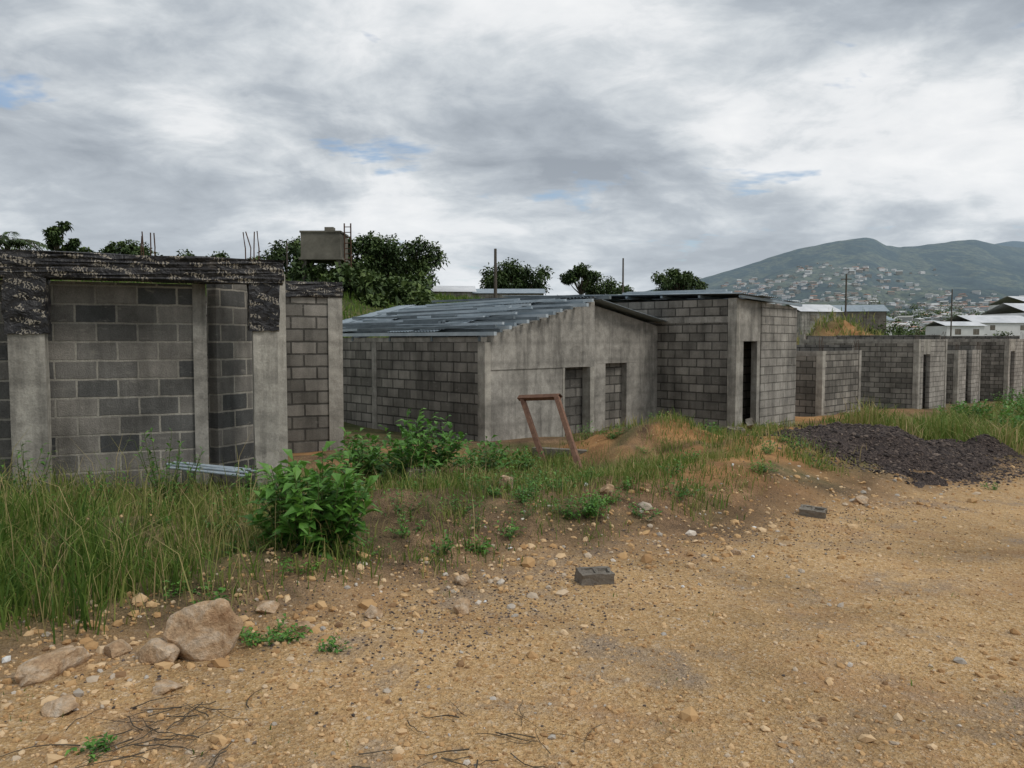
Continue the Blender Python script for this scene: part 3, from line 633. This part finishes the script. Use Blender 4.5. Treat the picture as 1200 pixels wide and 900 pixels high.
def shell(cx,cy,fl,slen,z0,zt,door=None,seed=0,fm=None):
    fm=fm or blk_p
    c=Vector((cx,cy)); H=group('roofless_block_house',(cx,cy,z0)); P4=lambda t,n:c+r2*t+n2*n
    wall('side_block_wall',P4(0,.12),P4(0,slen),z0-.6,zt-.16,zt-.16,.15,blk,H,.1*seed)
    wall('side_ring_beam',P4(0,.1),P4(0,slen),zt-.157,zt,zt,.17,pla,H)
    wall('corner_column',P4(-.1,0),P4(.1,0),z0-.6,zt+.004,zt+.004,.2,pil,H)
    wall('rear_column',P4(0,slen),P4(0,slen+.2),z0-.6,zt+.21,zt+.21,.2,pil,H)
    if door:
        a,b,zd=door
        wall('front_wall_left',P4(.11,0),P4(a,0),z0-.6,zt,zt,.15,fm,H,.1); wall('front_wall_right',P4(b,0),P4(fl,0),z0-.6,zt,zt,.15,fm,H,.3)
        if zd<zt: wall('lintel',P4(a,0),P4(b,0),zd,zt,zt,.16,pil,H)
    else: wall('front_wall',P4(.11,0),P4(fl,0),z0-.6,zt,zt,.15,fm,H)
    wall('end_column',P4(fl,0),P4(fl+.18,0),z0-.6,zt+.004,zt+.004,.2,pla,H)
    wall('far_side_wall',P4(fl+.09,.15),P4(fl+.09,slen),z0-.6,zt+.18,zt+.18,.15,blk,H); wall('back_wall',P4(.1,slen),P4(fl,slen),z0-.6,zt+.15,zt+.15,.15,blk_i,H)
    wall('partition_wall',P4(fl*.5,.2),P4(fl*.5,slen-.1),z0-.6,zt-.1,zt-.1,.14,blk_d,H)
    for t,n in ((0,0),(fl,0),(0,slen),(fl,slen)): 
        q=P4(t,n); rebar(H,q.x,q.y,zt,random.uniform(.25,.45),3,.06)
shell(9.4,24,2.7,3.2,-.75,1.3,None,1,blk)
shell(15.4,30,3.1,4.4,-.9,1.68,(.5,1.3,1.1),2)
shell(20.3,36,3.3,3.4,-1.15,1.2,(1.2,2.1,1.2),3)
shell(25.1,40,3.0,4.4,-1.35,1.72,(.4,1.2,1.1),4)
shell(31.5,47,3.5,3.4,-1.5,1.4,(1.,1.9,1.),5)
# ------------------------------------------------------------ water tank tower
def bxo(nm,c,s,mat,par):
    return wall(nm,(c[0]-s[0]/2,c[1]),(c[0]+s[0]/2,c[1]),c[2]-s[2]/2,c[2]+s[2]/2,c[2]+s[2]/2,s[1],mat,par)
H=group('water_tank_tower',(-10.6,45,4))
bxo('tank',(-10.6,45,6.92),(2.2,2.0,1.35),tankm,H); bxo('tank_rim',(-10.6,45,7.66),(2.3,2.1,.1),tankm,H); bxo('tank_floor',(-10.6,45,6.18),(2.4,2.2,.12),tankm,H)
bxo('hatch',(-10.3,45,7.87),(.5,.5,.3),tankm,H)
for ix in (-.95,.95):
    for iy in (-.8,.8): bxo('leg',(-10.6+ix,45+iy,4.9),(.22,.22,2.44),tankm,H)
bxo('tie_beam',(-10.6,44.2,5.0),(1.66,.16,.18),tankm,H); bxo('tie_beam_b',(-10.6,45.8,5.0),(1.66,.16,.18),tankm,H)
P=[([(-9.4+o,44.6,3.6),(-9.4+o,44.6,8.2)],.04) for o in (0,.36)]+[([(-9.4,44.6,3.8+.3*k),(-9.04,44.6,3.8+.3*k)],.025) for k in range(15)]
tubes('ladder',P,rust,H,4)
def pole(nm,x,y,zt,r,arms=()):
    g=group(nm,(x,y,th(x,y))); P=[([(x,y,th(x,y)-.5),(x,y,zt)],[r,r*.7])]
    for (z,l) in arms: P.append(([(x-l,y,z),(x+l,y,z)],r*.4))
    tubes('shaft',P,greywood,g,6)
pole('utility_pole',-1.15,55,8.,.13); pole('utility_pole',9.1,65,8.4,.09); pole('utility_pole',25.3,60,6.7,.09,((6.3,.4),)); pole('utility_pole',50.,90,7.5,.1)
g=group('derrick_mast',(-6,58,5)); tubes('mast_members',[([(-6.6,58,4.6),(-7.4,58,8.)],.05),([(-6.,58,4.6),(-7.2,58,7.9)],.04),([(-6.6,58,4.6),(-5.5,58,6.2)],.04)],steel,g,4)
pole('utility_pole',-13.6,48,7.6,.06)
def cottage(nm,x,y,zb,w,d,h,rh,a=0,wm=white,rm=zinc):
    g=group(nm,(x,y,zb)); ca,sa=math.cos(a),math.sin(a)
    T=lambda i,j:(x+ca*i-sa*j,y+sa*i+ca*j)
    wall('front_wall',T(-w/2,-d/2),T(w/2,-d/2),zb-1.5,zb+h,zb+h,.2,wm,g); wall('back_wall',T(-w/2,d/2),T(w/2,d/2),zb-1.5,zb+h,zb+h,.2,wm,g)
    wall('left_wall',T(-w/2+.1,-d/2+.11),T(-w/2+.1,d/2-.11),zb-1.5,zb+h,zb+h,.2,wm,g); wall('right_wall',T(w/2-.1,-d/2+.11),T(w/2-.1,d/2-.11),zb-1.5,zb+h,zb+h,.2,wm,g)
    a0,b0=T(-w/2-.3,-d/2-.3),T(w/2+.3,-d/2-.3);a1,b1=T(-w/2-.3,0),T(w/2+.3,0);a2,b2=T(-w/2-.3,d/2+.3),T(w/2+.3,d/2+.3)
    z0,z1=zb+h+.02,zb+h+rh
    V=[(*a0,z0),(*b0,z0),(*b1,z1),(*a1,z1),(*b2,z0),(*a2,z0)]
    put(fast('roof',V,[(0,1,2,3),(3,2,4,5)],rm),g)
    for i in (-.28,.2):
        wall('window',T(w*i,-d/2-.105),T(w*i+.8,-d/2-.105),zb+.8*h-.7,zb+.8*h,zb+.8*h,.02,pdk,g)
whroof=m_simple('white_roof',(.45,.47,.49),(.68,.69,.7),.5)
cottage('roofed_house',-5.1,60,4.2,4.,4,1.0,.6,.1,pla,whroof); cottage('roofed_house',-.5,62,4.1,5.5,4,1.1,.5,.0,pla,zinc)
cottage('roofed_house',33,88,3.2,5,4,1.6,.9,.3,pla,whroof); cottage('roofed_house',56,100,1.6,5.,4,1.9,.6,.1,white,whroof); cottage('roofed_house',46,104,2.4,6.,4,1.9,1.,.3,white,zinc)
cottage('warehouse',84,122,3.2,18,9,2.6,1.6,.15,white,whroof); cottage('warehouse',95,140,5.5,16,9,2.6,1.4,.15,white,whroof); cottage('warehouse',70,116,2.6,10,7,1.6,1.2,.15,white,whroof)
cottage('roofed_house',41,96,3.5,7,5,1.6,.9,-.2,pdk,zinc); cottage('roofed_house',12,70,4.3,5,4,.9,.5,.2,pla,whroof)
# ------------------------------------------------------------ world
w=bpy.data.worlds.new("World"); scene.world=w; w.use_nodes=True; N=w.node_tree.nodes; L=w.node_tree.links
try: w.cycles.sampling_method='NONE'
except Exception as e: print(e)
class W_(MB):
    def __init__(s): s.N=N; s.L=L
Wd=W_(); bg=N['Background']
EL,AZ=math.radians(52),math.radians(115)
sky=N.new('ShaderNodeTexSky'); sky.sky_type='NISHITA'; sky.sun_disc=False; sky.sun_elevation=EL; sky.sun_rotation=AZ
tc=N.new('ShaderNodeTexCoord').outputs['Generated']; sp=N.new('ShaderNodeSeparateXYZ'); L.new(tc,sp.inputs[0])
zc=Wd.math('ADD',Wd.math('MAXIMUM',sp.outputs[2],0.),.24)
cb=N.new('ShaderNodeCombineXYZ'); L.new(Wd.math('DIVIDE',sp.outputs[0],zc),cb.inputs[0]); L.new(Wd.math('DIVIDE',sp.outputs[1],zc),cb.inputs[1]); cb.inputs[2].default_value=2.35
pv=cb.outputs[0]
n1=Wd.noise(pv,1.25,8,.54,.35); n2_=Wd.noise(Wd.scale(pv,(1,1.2,1)),5.5,5,.62,.5)
nm=Wd.math('ADD',Wd.math('MULTIPLY',n1,.83),Wd.math('MULTIPLY',n2_,.17))
cl=Wd.ramp(nm,[(.37,(.33,.37,.42)),(.45,(.46,.505,.555)),(.51,(.64,.68,.715)),(.56,(.82,.84,.86)),(.66,(.95,.955,.96))])
hor=Wd.ramp(sp.outputs[2],[(0.,1.),(.07,.6),(.22,0.)])
cl=Wd.mix(cl,(.68,.745,.8),Wd.math('MULTIPLY',hor,.55))
gap=Wd.ramp(Wd.noise(Wd.scale(pv,(.8,1.2,1)),2.4,5,.6,.3),[(.6,0.),(.67,.75)])
skc=Wd.mix(sky.outputs[0],(.13,.13,.13),1.,'MULTIPLY')
col=Wd.mix(cl,skc,gap)
below=Wd.math('LESS_THAN',sp.outputs[2],-.02); col=Wd.mix(col,(.16,.15,.12),below)
L.new(col,bg.inputs['Color']); bg.inputs['Strength'].default_value=1.
sd=bpy.data.lights.new('sun','SUN'); sd.energy=1.5; sd.angle=math.radians(16); sd.color=(1,.96,.9)
so=link(bpy.data.objects.new('sun',sd)); dv=Vector((math.sin(AZ)*math.cos(EL),math.cos(AZ)*math.cos(EL),math.sin(EL))); so.rotation_euler=dv.to_track_quat('Z','Y').to_euler()
cd=bpy.data.cameras.new('camera'); co=link(bpy.data.objects.new('camera',cd)); co.location=(0,0,1.6); co.rotation_euler=(math.radians(86.9),0,0)
cd.lens=18/math.tan(math.radians(33)); cd.clip_end=20000; cd.clip_start=.05; scene.camera=co
